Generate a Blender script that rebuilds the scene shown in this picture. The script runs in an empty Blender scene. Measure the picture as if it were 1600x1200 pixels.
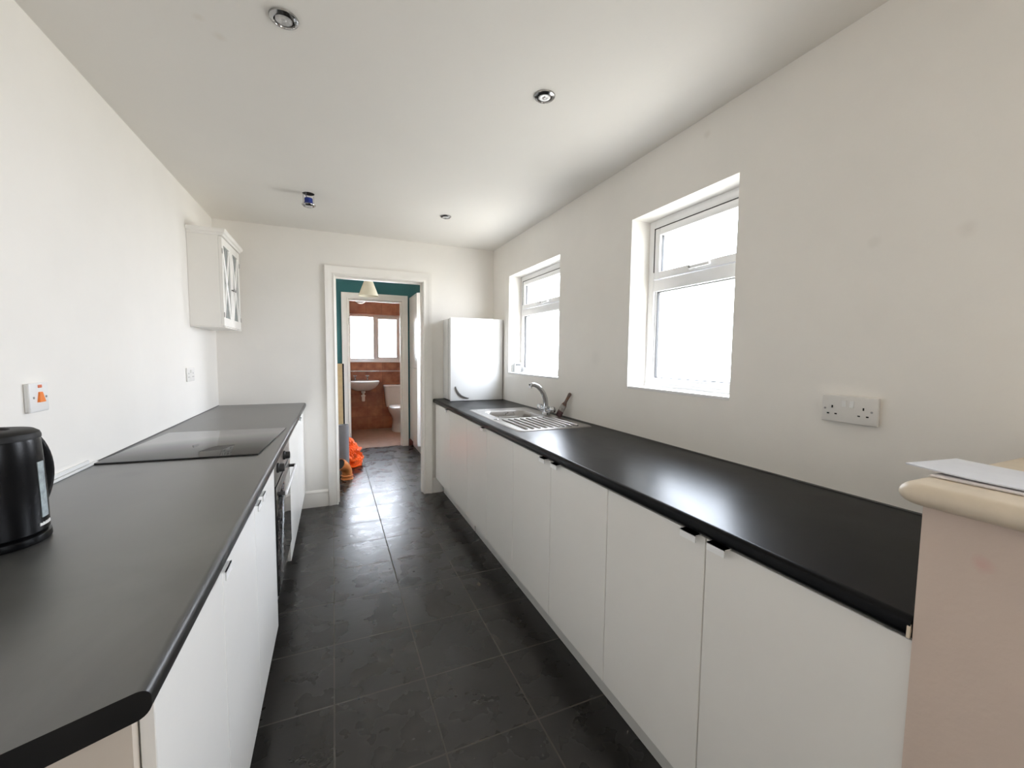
import bpy, bmesh, math, random
from mathutils import Vector, Matrix, noise
R = math.radians
sc = bpy.context.scene
COL = sc.collection
random.seed(4)

# ------------------------------------------------------------------ measured room
XL, XR, YF, ZC = -0.836, 1.468, 3.893, 2.349      # left wall, right wall, far wall, ceiling
WT = 0.910                                       # worktop height
YB = -1.9                                        # wall behind the camera

# ------------------------------------------------------------------ materials
def nt(name):
    m = bpy.data.materials.new(name); m.use_nodes = True
    t = m.node_tree; t.nodes.clear()
    o = t.nodes.new('ShaderNodeOutputMaterial')
    return m, t, o
def N(t, kind, **kw):
    n = t.nodes.new(kind)
    for k, v in kw.items():
        if k.startswith('_'): setattr(n, k[1:], v)
        else: n.inputs[k.replace('__', ' ')].default_value = v
    return n
def rgb(c): return (c[0], c[1], c[2], 1)
def pri(name, col, rough=.5, metal=0, spec=.5, var=0, vscale=6, bump=0, bscale=60, bdist=.002, coat=0, detail=4, col2=None, rvar=0):
    m, t, o = nt(name)
    b = N(t, 'ShaderNodeBsdfPrincipled'); t.links.new(b.outputs[0], o.inputs[0])
    b.inputs['Base Color'].default_value = rgb(col)
    b.inputs['Roughness'].default_value = rough
    b.inputs['Metallic'].default_value = metal
    b.inputs['Specular IOR Level'].default_value = spec
    b.inputs['Coat Weight'].default_value = coat
    tc = N(t, 'ShaderNodeTexCoord')
    if var or col2 or rvar:
        n = N(t, 'ShaderNodeTexNoise', Scale=vscale, Detail=detail, Roughness=.6)
        t.links.new(tc.outputs['Object'], n.inputs['Vector'])
        r = N(t, 'ShaderNodeValToRGB')
        c2 = col2 or tuple(c * (1 - var) for c in col)
        r.color_ramp.elements[0].position = .35; r.color_ramp.elements[1].position = .68
        r.color_ramp.elements[0].color = rgb(c2); r.color_ramp.elements[1].color = rgb(col)
        t.links.new(n.outputs['Fac'], r.inputs['Fac'])
        t.links.new(r.outputs['Color'], b.inputs['Base Color'])
        if rvar:
            mr = N(t, 'ShaderNodeMapRange'); mr.inputs['From Min'].default_value = .35; mr.inputs['From Max'].default_value = .68
            mr.inputs['To Min'].default_value = rough + rvar; mr.inputs['To Max'].default_value = rough
            t.links.new(n.outputs['Fac'], mr.inputs['Value']); t.links.new(mr.outputs[0], b.inputs['Roughness'])
    if bump:
        n2 = N(t, 'ShaderNodeTexNoise', Scale=bscale, Detail=3)
        t.links.new(tc.outputs['Object'], n2.inputs['Vector'])
        bp = N(t, 'ShaderNodeBump', Strength=bump, Distance=bdist)
        t.links.new(n2.outputs['Fac'], bp.inputs['Height']); t.links.new(bp.outputs[0], b.inputs['Normal'])
    return m
def spots(m, pts):
    """small marks with a shape of their own: (x,y,z,radius,colour,strength)"""
    t = m.node_tree
    b = [n for n in t.nodes if n.type == 'BSDF_PRINCIPLED'][0]
    tc = [n for n in t.nodes if n.type == 'TEX_COORD'][0]
    inp = b.inputs['Base Color']
    for (x, y, z, r, col, s) in pts:
        nz = N(t, 'ShaderNodeTexNoise', Scale=2.2 / r * .25, Detail=3)
        t.links.new(tc.outputs['Object'], nz.inputs['Vector'])
        sub = N(t, 'ShaderNodeVectorMath', _operation='DISTANCE'); sub.inputs[1].default_value = (x, y, z)
        t.links.new(tc.outputs['Object'], sub.inputs[0])
        ad = N(t, 'ShaderNodeMath', _operation='MULTIPLY_ADD'); ad.inputs[1].default_value = r * .9; ad.inputs[2].default_value = -r * .45
        t.links.new(nz.outputs['Fac'], ad.inputs[0])
        a2 = N(t, 'ShaderNodeMath', _operation='ADD'); t.links.new(sub.outputs['Value'], a2.inputs[0]); t.links.new(ad.outputs[0], a2.inputs[1])
        mr = N(t, 'ShaderNodeMapRange'); mr.inputs['From Min'].default_value = r * .25; mr.inputs['From Max'].default_value = r
        mr.inputs['To Min'].default_value = s; mr.inputs['To Max'].default_value = 0
        t.links.new(a2.outputs[0], mr.inputs['Value'])
        mx = N(t, 'ShaderNodeMix', _data_type='RGBA')
        t.links.new(mr.outputs[0], mx.inputs[0])
        if inp.links: t.links.new(inp.links[0].from_socket, mx.inputs[6])
        else: mx.inputs[6].default_value = inp.default_value
        mx.inputs[7].default_value = rgb(col)
        t.links.new(mx.outputs[2], inp)

M = {}
M['wall'] = pri('wall_paint', (.85, .824, .78), .55, var=.03, vscale=2.5, bump=.12, bscale=90)
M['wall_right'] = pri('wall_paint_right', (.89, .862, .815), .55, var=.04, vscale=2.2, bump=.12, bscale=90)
M['wall_back'] = pri('wall_paint_back', (.80, .76, .70), .6, var=.03, vscale=2)
M['ceil'] = pri('ceiling_paint', (.81, .785, .742), .7, var=.02, vscale=2, bump=.1, bscale=60)
M['trim'] = pri('white_gloss_trim', (.88, .85, .80), .35, var=.03, vscale=9)
M['door'] = pri('white_gloss_door', (.89, .87, .83), .22, var=.015, vscale=4)
M['boiler'] = pri('boiler_white', (.76, .755, .74), .35)
M['bath_paint'] = pri('bathroom_paint', (.58, .48, .40), .6)
M['carcass'] = pri('white_melamine', (.74, .72, .69), .4)
M['dim_panel'] = pri('dim_melamine_end', (.66, .58, .49), .45, var=.04, vscale=5)  # beige tint stands in for the weak light on this panel
M['plinth'] = pri('plinth_white', (.66, .65, .62), .4, var=.05, vscale=8)
M['upvc'] = pri('white_upvc', (.84, .84, .84), .3)
M['reveal'] = M['wall']
M['gasket'] = pri('black_gasket', (.015, .015, .015), .6)
M['steel'] = pri('brushed_steel', (.34, .325, .31), .27, 1, bump=.05, bscale=220, rvar=.08, vscale=30)
M['steel_dark'] = pri('oven_steel', (.50, .48, .46), .32, 1)
M['chrome'] = pri('chrome', (.56, .57, .59), .07, 1)
M['plate_reflection'] = pri('top_plate_dark_reflection', (.10, .10, .105), .12, 1)  # dark colour stands in for the black worktop edge mirrored in the plate
M['alu'] = pri('satin_aluminium', (.90, .90, .89), .35, .15)
M['rim'] = pri('downlight_rim_metal', (.36, .355, .35), .18, 1)
M['hole_dark'] = pri('ceiling_hole_shade', (.10, .09, .08), .8, var=.5, vscale=40)  # near-black colour stands in for the shade inside the ceiling hole
M['lens'] = pri('lamp_lens', (.70, .69, .68), .15, var=.35, vscale=55)
M['black'] = pri('black_plastic', (.003, .003, .0035), .26, spec=.16)
M['black_matt'] = pri('black_matt', (.010, .0095, .0095), .5, spec=.25, var=.2, vscale=40)
M['knob'] = pri('oven_knob', (.03, .028, .027), .35)
M['dark'] = pri('dark_void', (.008, .008, .008), .9)
M['bglass'] = pri('black_glass', (.006, .006, .007), .03, spec=.5)
M['hob'] = pri('hob_glass', (.012, .012, .013), .045, spec=.62)
M['gauge'] = pri('water_gauge', (.42, .48, .50), .2, var=.35, vscale=70)
M['plastic'] = pri('white_plastic', (.80, .80, .79), .3)
M['plastic_warm'] = pri('white_plastic_old', (.76, .74, .71), .35, var=.03, vscale=40)
M['neon'] = pri('orange_rocker', (.85, .22, .03), .3)
M['neon_red'] = pri('neon_window', (.70, .16, .06), .3)
M['screw'] = pri('screw_metal', (.35, .34, .33), .4, 1)
M['cream'] = pri('cream_gloss_board', (.70, .60, .47), .4, var=.12, vscale=12, bump=.15, bscale=40)
M['pink'] = pri('beige_pink_paint', (.67, .545, .465), .6, var=.05, vscale=5, bump=.2, bscale=110)
M['paper'] = pri('paper_white', (.74, .76, .82), .6, var=.05, vscale=25)
M['paper2'] = pri('paper_cream', (.70, .66, .66), .6)
M['blue'] = pri('blue_fitting', (.012, .03, .22), .35)
M['teal'] = pri('teal_paint', (.018, .125, .135), .55, var=.10, vscale=4)
M['lob_wall'] = M['teal']
M['shade'] = pri('cream_shade', (.80, .76, .62), .6)
M['ceramic'] = pri('white_ceramic', (.80, .77, .74), .12)
M['bowl_wc'] = M['ceramic']
M['board'] = pri('fibreboard', (.55, .41, .22), .7, var=.12, vscale=20)
M['pipe_grey'] = pri('grey_pvc', (.20, .195, .21), .35)
M['pipe_org'] = pri('orange_clay_pipe', (.55, .19, .055), .35, var=.2, vscale=12)
M['bag'] = pri('orange_plastic_bag', (.90, .12, .012), .38, var=.25, vscale=14)
M['brush_wood'] = pri('brush_handle_wood', (.20, .075, .03), .5, var=.6, vscale=50, col2=(.10, .09, .09))
M['brush_metal'] = pri('painted_ferrule', (.42, .39, .37), .5, var=.4, vscale=60)
M['bristle'] = pri('dried_bristles', (.16, .085, .09), .8, var=.6, vscale=120)
M['lcd'] = pri('lcd_window', (.016, .017, .016), .3)
M['therm'] = pri('thermostat_plastic', (.55, .55, .54), .4)
M['therm_key'] = pri('thermostat_keys', (.30, .30, .30), .4)
M['frost'] = pri('frosted_cabinet_glass', (.26, .29, .29), .18, var=.3, vscale=20)
M['seal'] = pri('grey_seam', (.16, .155, .15), .7)
M['bath_floor'] = pri('bath_floor_brown', (.36, .205, .135), .4, var=.3, vscale=9)
M['leaf'] = pri('debris_scrap', (.16, .13, .10), .7, var=.4, vscale=80)
M['skirt_red'] = pri('dark_red_skirting', (.16, .035, .02), .4)
spots(M['wall_right'], [(1.468, .725, 1.677, .022, (.60, .55, .48), .15), (1.468, .527, 1.665, .026, (.60, .54, .48), .2),
                        (1.468, 1.35, 2.271, .02, (.60, .57, .52), .25), (1.468, 2.125, 1.317, .06, (.70, .68, .64), .2)])
spots(M['ceil'], [(-.359, 1.611, ZC, .02, (.66, .60, .50), .3), (-.319, 1.676, ZC, .025, (.64, .57, .46), .3)])
spots(M['pink'], [(.866, 0.265, 1.035, .016, (.66, .30, .28), .35)])
spots(M['cream'], [(.845, .335, 1.14, .02, (.30, .21, .15), .6), (.85, .30, 1.14, .014, (.35, .25, .18), .5)])

def worktop_mat(name, base, dust, rough, scale, spec=.5, coat=0, top=False):
    m, t, o = nt(name)
    b = N(t, 'ShaderNodeBsdfPrincipled'); t.links.new(b.outputs[0], o.inputs[0])
    b.inputs['Specular IOR Level'].default_value = spec; b.inputs['Coat Weight'].default_value = coat; b.inputs['Coat Roughness'].default_value = rough
    tc = N(t, 'ShaderNodeTexCoord')
    mp = N(t, 'ShaderNodeMapping'); mp.inputs['Scale'].default_value = (1, .7, 1)
    t.links.new(tc.outputs['Object'], mp.inputs['Vector'])
    n = N(t, 'ShaderNodeTexNoise', Scale=scale, Detail=6, Roughness=.6, Distortion=.7)
    t.links.new(mp.outputs[0], n.inputs['Vector'])
    r = N(t, 'ShaderNodeValToRGB'); r.color_ramp.elements[0].position = .36; r.color_ramp.elements[1].position = .72
    r.color_ramp.elements[0].color = rgb(base); r.color_ramp.elements[1].color = rgb(dust)
    t.links.new(n.outputs['Fac'], r.inputs['Fac'])
    if top:      # dust lies on the flat top only, the edges stay clean black
        ge = N(t, 'ShaderNodeNewGeometry'); sx = N(t, 'ShaderNodeSeparateXYZ'); t.links.new(ge.outputs['Normal'], sx.inputs[0])
        mz = N(t, 'ShaderNodeMapRange'); mz.inputs['From Min'].default_value = .8; mz.inputs['From Max'].default_value = 1; t.links.new(sx.outputs[2], mz.inputs['Value'])
        mm = N(t, 'ShaderNodeMix', _data_type='RGBA'); t.links.new(mz.outputs[0], mm.inputs[0]); mm.inputs[6].default_value = rgb((.004, .004, .004)); t.links.new(r.outputs[0], mm.inputs[7])
        t.links.new(mm.outputs[2], b.inputs['Base Color'])
        m3 = N(t, 'ShaderNodeMapRange'); m3.inputs['To Min'].default_value = .7; m3.inputs['To Max'].default_value = spec; t.links.new(mz.outputs[0], m3.inputs['Value']); t.links.new(m3.outputs[0], b.inputs['Specular IOR Level'])
        m4 = N(t, 'ShaderNodeMath', _operation='MULTIPLY'); m4.inputs[1].default_value = coat; t.links.new(mz.outputs[0], m4.inputs[0]); t.links.new(m4.outputs[0], b.inputs['Coat Weight'])
    else: t.links.new(r.outputs[0], b.inputs['Base Color'])
    mr = N(t, 'ShaderNodeMapRange'); mr.inputs['From Min'].default_value = .3; mr.inputs['From Max'].default_value = .7
    mr.inputs['To Min'].default_value = rough; mr.inputs['To Max'].default_value = rough + .08
    t.links.new(n.outputs['Fac'], mr.inputs['Value']); t.links.new(mr.outputs[0], b.inputs['Roughness'])
    n2 = N(t, 'ShaderNodeTexNoise', Scale=420, Detail=2); t.links.new(tc.outputs['Object'], n2.inputs['Vector'])
    bp = N(t, 'ShaderNodeBump', Strength=.10, Distance=.0006); t.links.new(n2.outputs['Fac'], bp.inputs['Height'])
    t.links.new(bp.outputs[0], b.inputs['Normal'])
    return m
M['top_r'] = worktop_mat('black_laminate', (.0015, .0015, .002), (.003, .003, .0035), .29, 3, .15)
M['top_l'] = worktop_mat('black_laminate_dusty', (.018, .018, .016), (.078, .077, .070), .34, 3.2, 1.0, .6, True)

spots(M['top_l'], [(-.642 + .53, 1.80 - 2.2, WT - .872, .055, (.012, .012, .012), .6), (-.76 + .53, 1.87 - 2.2, WT - .872, .045, (.012, .012, .012), .5), (-.69 + .53, 3.1 - 2.2, WT - .872, .07, (.015, .015, .014), .5)])
def tile_mat(name, w, h, x0, y0, mortar, c1, c2, grout, rough, riven=0, axes='xy', rvar=.1, mort_bump=.5, nscale=7):
    m, t, o = nt(name)
    b = N(t, 'ShaderNodeBsdfPrincipled'); t.links.new(b.outputs[0], o.inputs[0])
    tc = N(t, 'ShaderNodeTexCoord')
    vec = tc.outputs['Object']
    if axes == 'xz':
        sx = N(t, 'ShaderNodeSeparateXYZ'); t.links.new(vec, sx.inputs[0])
        cx = N(t, 'ShaderNodeCombineXYZ'); ad = N(t, 'ShaderNodeMath', _operation='ADD')
        t.links.new(sx.outputs[0], ad.inputs[0]); t.links.new(sx.outputs[1], ad.inputs[1])
        t.links.new(ad.outputs[0], cx.inputs[0]); t.links.new(sx.outputs[2], cx.inputs[1]); vec = cx.outputs[0]
    mp = N(t, 'ShaderNodeMapping'); mp.inputs['Location'].default_value = (-x0, -y0, 0)
    t.links.new(vec, mp.inputs['Vector'])
    br = N(t, 'ShaderNodeTexBrick', _offset=0, _squash=1)
    br.inputs['Scale'].default_value = 1; br.inputs['Brick Width'].default_value = w; br.inputs['Row Height'].default_value = h
    br.inputs['Mortar Size'].default_value = mortar; br.inputs['Mortar Smooth'].default_value = .3; br.inputs['Bias'].default_value = 0
    br.inputs['Color1'].default_value = rgb((0, 0, 0)); br.inputs['Color2'].default_value = rgb((1, 1, 1)); br.inputs['Mortar'].default_value = rgb((.5, .5, .5))
    t.links.new(mp.outputs[0], br.inputs['Vector'])
    n = N(t, 'ShaderNodeTexNoise', Scale=nscale, Detail=3, Roughness=.5); t.links.new(tc.outputs['Object'], n.inputs['Vector'])
    r = N(t, 'ShaderNodeValToRGB'); r.color_ramp.elements[0].position = .3; r.color_ramp.elements[1].position = .72
    r.color_ramp.elements[0].color = rgb(c1); r.color_ramp.elements[1].color = rgb(c2); t.links.new(n.outputs['Fac'], r.inputs['Fac'])
    hs = N(t, 'ShaderNodeMapRange'); hs.inputs['To Min'].default_value = .85; hs.inputs['To Max'].default_value = 1.12
    t.links.new(br.outputs['Color'], hs.inputs['Value'])
    mul = N(t, 'ShaderNodeMix', _data_type='RGBA', _blend_type='MULTIPLY'); mul.inputs[0].default_value = 1
    t.links.new(r.outputs[0], mul.inputs[6]); t.links.new(hs.outputs[0], mul.inputs[7])
    mx = N(t, 'ShaderNodeMix', _data_type='RGBA'); t.links.new(br.outputs['Fac'], mx.inputs[0])
    t.links.new(mul.outputs[2], mx.inputs[6]); mx.inputs[7].default_value = rgb(grout); t.links.new(mx.outputs[2], b.inputs['Base Color'])
    mr = N(t, 'ShaderNodeMapRange'); mr.inputs['From Min'].default_value = .3; mr.inputs['From Max'].default_value = .7
    mr.inputs['To Min'].default_value = rough; mr.inputs['To Max'].default_value = rough + rvar
    t.links.new(n.outputs['Fac'], mr.inputs['Value'])
    m2 = N(t, 'ShaderNodeMix', _data_type='FLOAT'); t.links.new(br.outputs['Fac'], m2.inputs[0]); t.links.new(mr.outputs[0], m2.inputs[2]); m2.inputs[3].default_value = .7
    t.links.new(m2.outputs[0], b.inputs['Roughness'])
    bm_ = N(t, 'ShaderNodeBump', Strength=mort_bump, Distance=.003, _invert=True); t.links.new(br.outputs['Fac'], bm_.inputs['Height'])
    last = bm_
    if riven:
        n3 = N(t, 'ShaderNodeTexNoise', Scale=18, Detail=3, Roughness=.5, Distortion=.2); t.links.new(tc.outputs['Object'], n3.inputs['Vector'])
        b3 = N(t, 'ShaderNodeBump', Strength=riven, Distance=.011); t.links.new(n3.outputs['Fac'], b3.inputs['Height']); t.links.new(bm_.outputs[0], b3.inputs['Normal'])
        last = b3
    t.links.new(last.outputs[0], b.inputs['Normal'])
    return m
M['slate'] = tile_mat('slate_floor_tiles', .3435, .3527, .3235, 1.271, .0032, (.0235, .0214, .0193), (.0245, .0223, .0201), (.085, .076, .062), .23, .09, mort_bump=.35)
M['bath_tile'] = tile_mat('brown_wall_tiles', .26, .20, .10, 1.02, .002, (.22, .060, .026), (.42, .165, .080), (.13, .055, .03), .28, 0, 'xz')

def glass_mat():
    m, t, o = nt('textured_window_glass')
    tr = N(t, 'ShaderNodeBsdfTransparent'); tr.inputs[0].default_value = rgb((.93, .93, .93))
    gl = N(t, 'ShaderNodeBsdfGlossy', Roughness=.08)
    tc = N(t, 'ShaderNodeTexCoord'); n = N(t, 'ShaderNodeTexNoise', Scale=45, Detail=3, Distortion=1.5)
    t.links.new(tc.outputs['Object'], n.inputs['Vector'])
    bp = N(t, 'ShaderNodeBump', Strength=.5, Distance=.004); t.links.new(n.outputs['Fac'], bp.inputs['Height']); t.links.new(bp.outputs[0], gl.inputs['Normal'])
    m2 = N(t, 'ShaderNodeMixShader'); m2.inputs[0].default_value = .06; t.links.new(tr.outputs[0], m2.inputs[1]); t.links.new(gl.outputs[0], m2.inputs[2])
    t.links.new(m2.outputs[0], o.inputs[0])
    return m
M['glass'] = glass_mat()

# ------------------------------------------------------------------ mesh helpers
class B:
    def __init__(s): s.bm = bmesh.new()
    def box(s, x0, y0, z0, x1, y1, z1, bev=0, seg=2):
        r = bmesh.ops.create_cube(s.bm, size=1)['verts']
        for v in r: v.co = Vector((x0 + (v.co.x + .5) * (x1 - x0), y0 + (v.co.y + .5) * (y1 - y0), z0 + (v.co.z + .5) * (z1 - z0)))
        if bev:
            e = {e for v in r for e in v.link_edges}
            bmesh.ops.bevel(s.bm, geom=list(e), offset=bev, segments=seg, profile=.5, affect='EDGES')
        return s
    def loft(s, loops, cap0=True, cap1=True, closed=True):
        L = [[s.bm.verts.new(p) for p in lp] for lp in loops]
        n = len(L[0])
        for a, b in zip(L, L[1:]):
            for i in range(n if closed else n - 1):
                j = (i + 1) % n
                try: s.bm.faces.new((a[i], a[j], b[j], b[i]))
                except ValueError: pass
        if cap0: s.bm.faces.new(L[0][::-1])
        if cap1: s.bm.faces.new(L[-1])
        return s
    def ring(s, c, u, v, r, n): return [Vector(c) + (Vector(u) * math.cos(2 * math.pi * i / n) + Vector(v) * math.sin(2 * math.pi * i / n)) * r for i in range(n)]
    def tube(s, path, r, n=16, cap=True, up=(0, 0, 1)):
        P = [Vector(p) for p in path]; rs = r if isinstance(r, (list, tuple)) else [r] * len(P)
        loops = []; u = None
        for i, p in enumerate(P):
            d = (P[min(i + 1, len(P) - 1)] - P[max(i - 1, 0)]).normalized()
            if u is None:
                a = Vector(up) if abs(d.dot(Vector(up))) < .9 else Vector((1, 0, 0))
                u = (a - d * a.dot(d)).normalized()
            else: u = (u - d * u.dot(d)).normalized()
            loops.append(s.ring(p, u, d.cross(u), rs[i], n))
        return s.loft(loops, cap, cap)
    def cyl(s, p0, p1, r0, r1=None, n=24): return s.tube([p0, p1], [r0, r0 if r1 is None else r1], n)
    def lathe(s, prof, c=(0, 0, 0), n=32, axis='z', cap0=True, cap1=True):
        c = Vector(c); A = {'z': ((1, 0, 0), (0, 1, 0), (0, 0, 1)), 'x': ((0, 1, 0), (0, 0, 1), (1, 0, 0)), 'y': ((0, 0, 1), (1, 0, 0), (0, 1, 0))}[axis]
        u, v, w = map(Vector, A)
        return s.loft([s.ring(c + w * z, u, v, max(r, 1e-5), n) for r, z in prof], cap0, cap1)
    def prism(s, poly, f0, f1):
        return s.loft([[f0(p) for p in poly], [f1(p) for p in poly]])
    def sphere(s, c, r, sc_=(1, 1, 1), u=24, v=14):
        q = bmesh.ops.create_uvsphere(s.bm, u_segments=u, v_segments=v, radius=1)['verts']
        for k in q: k.co = Vector(c) + Vector((k.co.x * r * sc_[0], k.co.y * r * sc_[1], k.co.z * r * sc_[2]))
        return s
    def move(s, m):
        bmesh.ops.transform(s.bm, matrix=m, verts=s.bm.verts); return s

WM = {}      # world matrix of each root, so parts can be built in world space
def thing(name, label, cat, loc, rz=0, group=None):
    o = bpy.data.objects.new(name, None); COL.objects.link(o); o.empty_display_size = .05
    o.location = loc; o.rotation_euler = (0, 0, rz)
    o['label'] = label; o['category'] = cat
    if group: o['group'] = group
    WM[o] = Matrix.Translation(Vector(loc)) @ Matrix.Rotation(rz, 4, 'Z')
    return o
def obj(name, b, mat, parent=None, sharp=32, label=None, local=False):
    bm = b.bm
    bmesh.ops.remove_doubles(bm, verts=bm.verts, dist=1e-6)
    bmesh.ops.recalc_face_normals(bm, faces=bm.faces)
    if parent is not None:
        W = WM[parent]
        if not local: bmesh.ops.transform(bm, matrix=W.inverted(), verts=bm.verts)
    me = bpy.data.meshes.new(name); bm.to_mesh(me); bm.free()
    me.polygons.foreach_set('use_smooth', [True] * len(me.polygons)); me.set_sharp_from_angle(angle=R(sharp))
    me.materials.append(M[mat])
    o = bpy.data.objects.new(name, me); COL.objects.link(o)
    if parent is not None: o.parent = parent; WM[o] = WM[parent]
    else: WM[o] = Matrix()
    if label: o['label'] = label
    return o
def single(name, b, mat, label, cat, base, group=None, sharp=32):
    """a thing that is one mesh, origin at its base"""
    bmesh.ops.translate(b.bm, verts=b.bm.verts, vec=-Vector(base))
    o = obj(name, b, mat, sharp=sharp); o.location = base; WM[o] = Matrix.Translation(Vector(base))
    o['label'] = label; o['category'] = cat
    if group: o['group'] = group
    return o
def struct(name, b, mat, label=None, cat='room'):
    o = obj(name, b, mat); o['kind'] = 'structure'
    o['label'] = label or name.replace('_', ' '); o['category'] = cat
    return o
def rrect(x0, y0, x1, y1, r, z, n=6):
    pts = []
    for cx, cy, a in ((x1 - r, y1 - r, 0), (x0 + r, y1 - r, 90), (x0 + r, y0 + r, 180), (x1 - r, y0 + r, 270)):
        for k in range(n + 1):
            t = R(a + 90 * k / n); pts.append(Vector((cx + r * math.cos(t), cy + r * math.sin(t), z)))
    return pts

# ------------------------------------------------------------------ the room
b = B().box(XL - .4, YB - .1, -.1, XR + .4, 6.105, 0); struct('floor', b, 'slate', 'dark slate floor tiles of kitchen and lobby', 'floor')
b = B().box(-.5, 6.106, -.1, 1.9, 7.75, .002); struct('floor_bathroom', b, 'bath_floor', 'brown floor of the bathroom beyond the second doorway', 'floor')

# kitchen ceiling with the cut-out of the dropped downlight
HX, HY, HR = -.128, 3.034, .036
b = B()
x0, x1, y0, y1 = XL - .1, XR + .1, YB - .1, YF
for (a0, c0, a1, c1) in ((x0, y0, x1, HY - .1), (x0, HY + .1, x1, y1), (x0, HY - .1, HX - .1, HY + .1), (HX + .1, HY - .1, x1, HY + .1)):
    b.box(a0, c0, ZC, a1, c1, ZC + .16)
n = 32
sq, ci, cu, st = [], [], [], []
for i in range(n):
    t = 2 * math.pi * i / n + math.pi / 4; cx, sy = math.cos(t), math.sin(t); k = .1 / max(abs(cx), abs(sy))
    sq.append((HX + cx * k, HY + sy * k, ZC)); st.append((HX + cx * k, HY + sy * k, ZC + .16))
    ci.append((HX + cx * HR, HY + sy * HR, ZC)); cu.append((HX + cx * HR, HY + sy * HR, ZC + .09))
b.loft([st, sq, ci, cu], True, True)
ceiling = struct('ceiling', b, 'ceil', 'white plastered kitchen ceiling', 'ceiling')
obj('cutout_shade', B().lathe([(.0357, ZC + .001), (.0357, ZC + .085), (.001, ZC + .086)], (HX, HY, 0), 32, cap0=False, cap1=True), 'hole_dark', ceiling, label='dark lining standing in for shade in the round cut-out')  # lining added only to make the hole look dark inside

b = B().box(XL - .12, YB - .1, 0, XL, YF + .12, ZC + .1); struct('wall_left', b, 'wall', 'white left kitchen wall behind the hob', 'wall')
W1 = (1.184, 1.818, 1.158, 2.053); W2 = (2.578, 3.492, 1.162, 2.038)
XO = XR + .24
b = B()
W4 = (-1.40, -.45, 1.18, 2.02)  # opening for an unseen window added as fill light
for (a, c) in ((YB - .1, W4[0]), (W4[1], W1[0]), (W1[1], W2[0]), (W2[1], YF + .12)): b.box(XR, a, 0, XO, c, ZC + .1)
for w in (W1, W2, W4): b.box(XR, w[0], 0, XO, w[1], w[2]); b.box(XR, w[0], w[3], XO, w[1], ZC + .1)
struct('wall_right', b, 'wall_right', 'white right kitchen wall with two windows', 'wall')
DX0, DX1, DZ = .018, .782, 2.012     # door 1 clear opening
b = B().box(XL, YF, 0, DX0, YF + .12, ZC + .1).box(DX1, YF, 0, XR, YF + .12, ZC + .1).box(DX0, YF, DZ, DX1, YF + .12, ZC + .1)
struct('wall_far', b, 'wall', 'white far kitchen wall around the doorway', 'wall')
b = B().box(XL - .12, YB - .1, 0, XO, YB, ZC + .1); struct('wall_back', b, 'wall_back', 'wall behind the camera', 'wall')

# lobby shell
LY0, LY1, LX0, LX1, LZ = YF + .12, 6.062, -.38, 1.62, 2.45
b = B().box(LX0 - .1, LY0, 0, LX0, LY1 + .1, LZ); struct('wall_lobby_left', b, 'wall', 'white left wall of the lobby', 'wall')
W6 = (4.32, 5.12, .90, 2.00)  # opening for an unseen window added to brighten the lobby
b = B().box(LX1, LY0, 0, LX1 + .1, W6[0], LZ).box(LX1, W6[1], 0, LX1 + .1, LY1 + .1, LZ).box(LX1, W6[0], 0, LX1 + .1, W6[1], W6[2]).box(LX1, W6[0], W6[3], LX1 + .1, W6[1], LZ); struct('wall_lobby_right', b, 'wall', 'white right wall of the lobby', 'wall')
b = B().box(LX0 - .1, LY0, LZ, LX1 + .1, LY1 + .1, LZ + .05); struct('ceiling_lobby', b, 'ceil', 'lobby ceiling', 'ceiling')
EX0, EX1, EZ = .188, .905, 2.075
b = B().box(LX0, LY1, 0, EX0, LY1 + .09, LZ).box(EX1, LY1, 0, LX1, LY1 + .09, LZ).box(EX0, LY1, EZ, EX1, LY1 + .09, LZ)
struct('wall_lobby_far', b, 'teal', 'teal far wall of the lobby around the bathroom doorway', 'wall')
# teal side of the kitchen wall
b = B().box(LX0, LY0, 0, DX0, LY0 + .006, LZ).box(DX1, LY0, 0, LX1, LY0 + .006, LZ).box(DX0, LY0, DZ, DX1, LY0 + .006, LZ)
struct('wall_lobby_near', b, 'wall', 'white lobby side of the kitchen wall', 'wall')
# bathroom shell
BY0, BY1, BX0, BX1, BZ = LY1 + .09, 7.63, -.42, 1.80, 2.26
W3 = (.235, 1.125, 1.195, 2.01)
b = B().box(BX0, BY1, 0, W3[0], BY1 + .2, BZ).box(W3[1], BY1, 0, BX1, BY1 + .2, BZ).box(W3[0], BY1, 0, W3[1], BY1 + .2, W3[2]).box(W3[0], BY1, W3[3], W3[1], BY1 + .2, BZ)
struct('wall_bathroom_far', b, 'bath_tile', 'brown tiled bathroom wall under and over the window', 'wall')
b = B().box(BX0 - .1, BY0, 0, BX0, BY1 + .2, BZ); struct('wall_bathroom_left', b, 'bath_paint', 'beige left bathroom wall', 'wall')
b = B().box(BX1, BY0, 0, BX1 + .1, BY1 + .2, BZ); struct('wall_bathroom_right', b, 'bath_paint', 'beige right bathroom wall', 'wall')
b = B().box(BX0 - .1, BY0, BZ, BX1 + .1, BY1 + .2, BZ + .05); struct('ceiling_bathroom', b, 'ceil', 'bathroom ceiling', 'ceiling')
b = B().box(BX0, BY0, 0, EX0, BY0 + .006, BZ).box(EX1, BY0, 0, BX1, BY0 + .006, BZ).box(EX0, BY0, EZ, EX1, BY0 + .006, BZ)
struct('wall_bathroom_near', b, 'bath_paint', 'beige bathroom side of the lobby wall', 'wall')
b = B().box(BX0, BY1 - .012, 1.012, BX1, BY1, 1.034, .003); struct('trim_1', b, 'chrome', 'pale metal trim strip across the brown bathroom tiles', 'trim')

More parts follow.
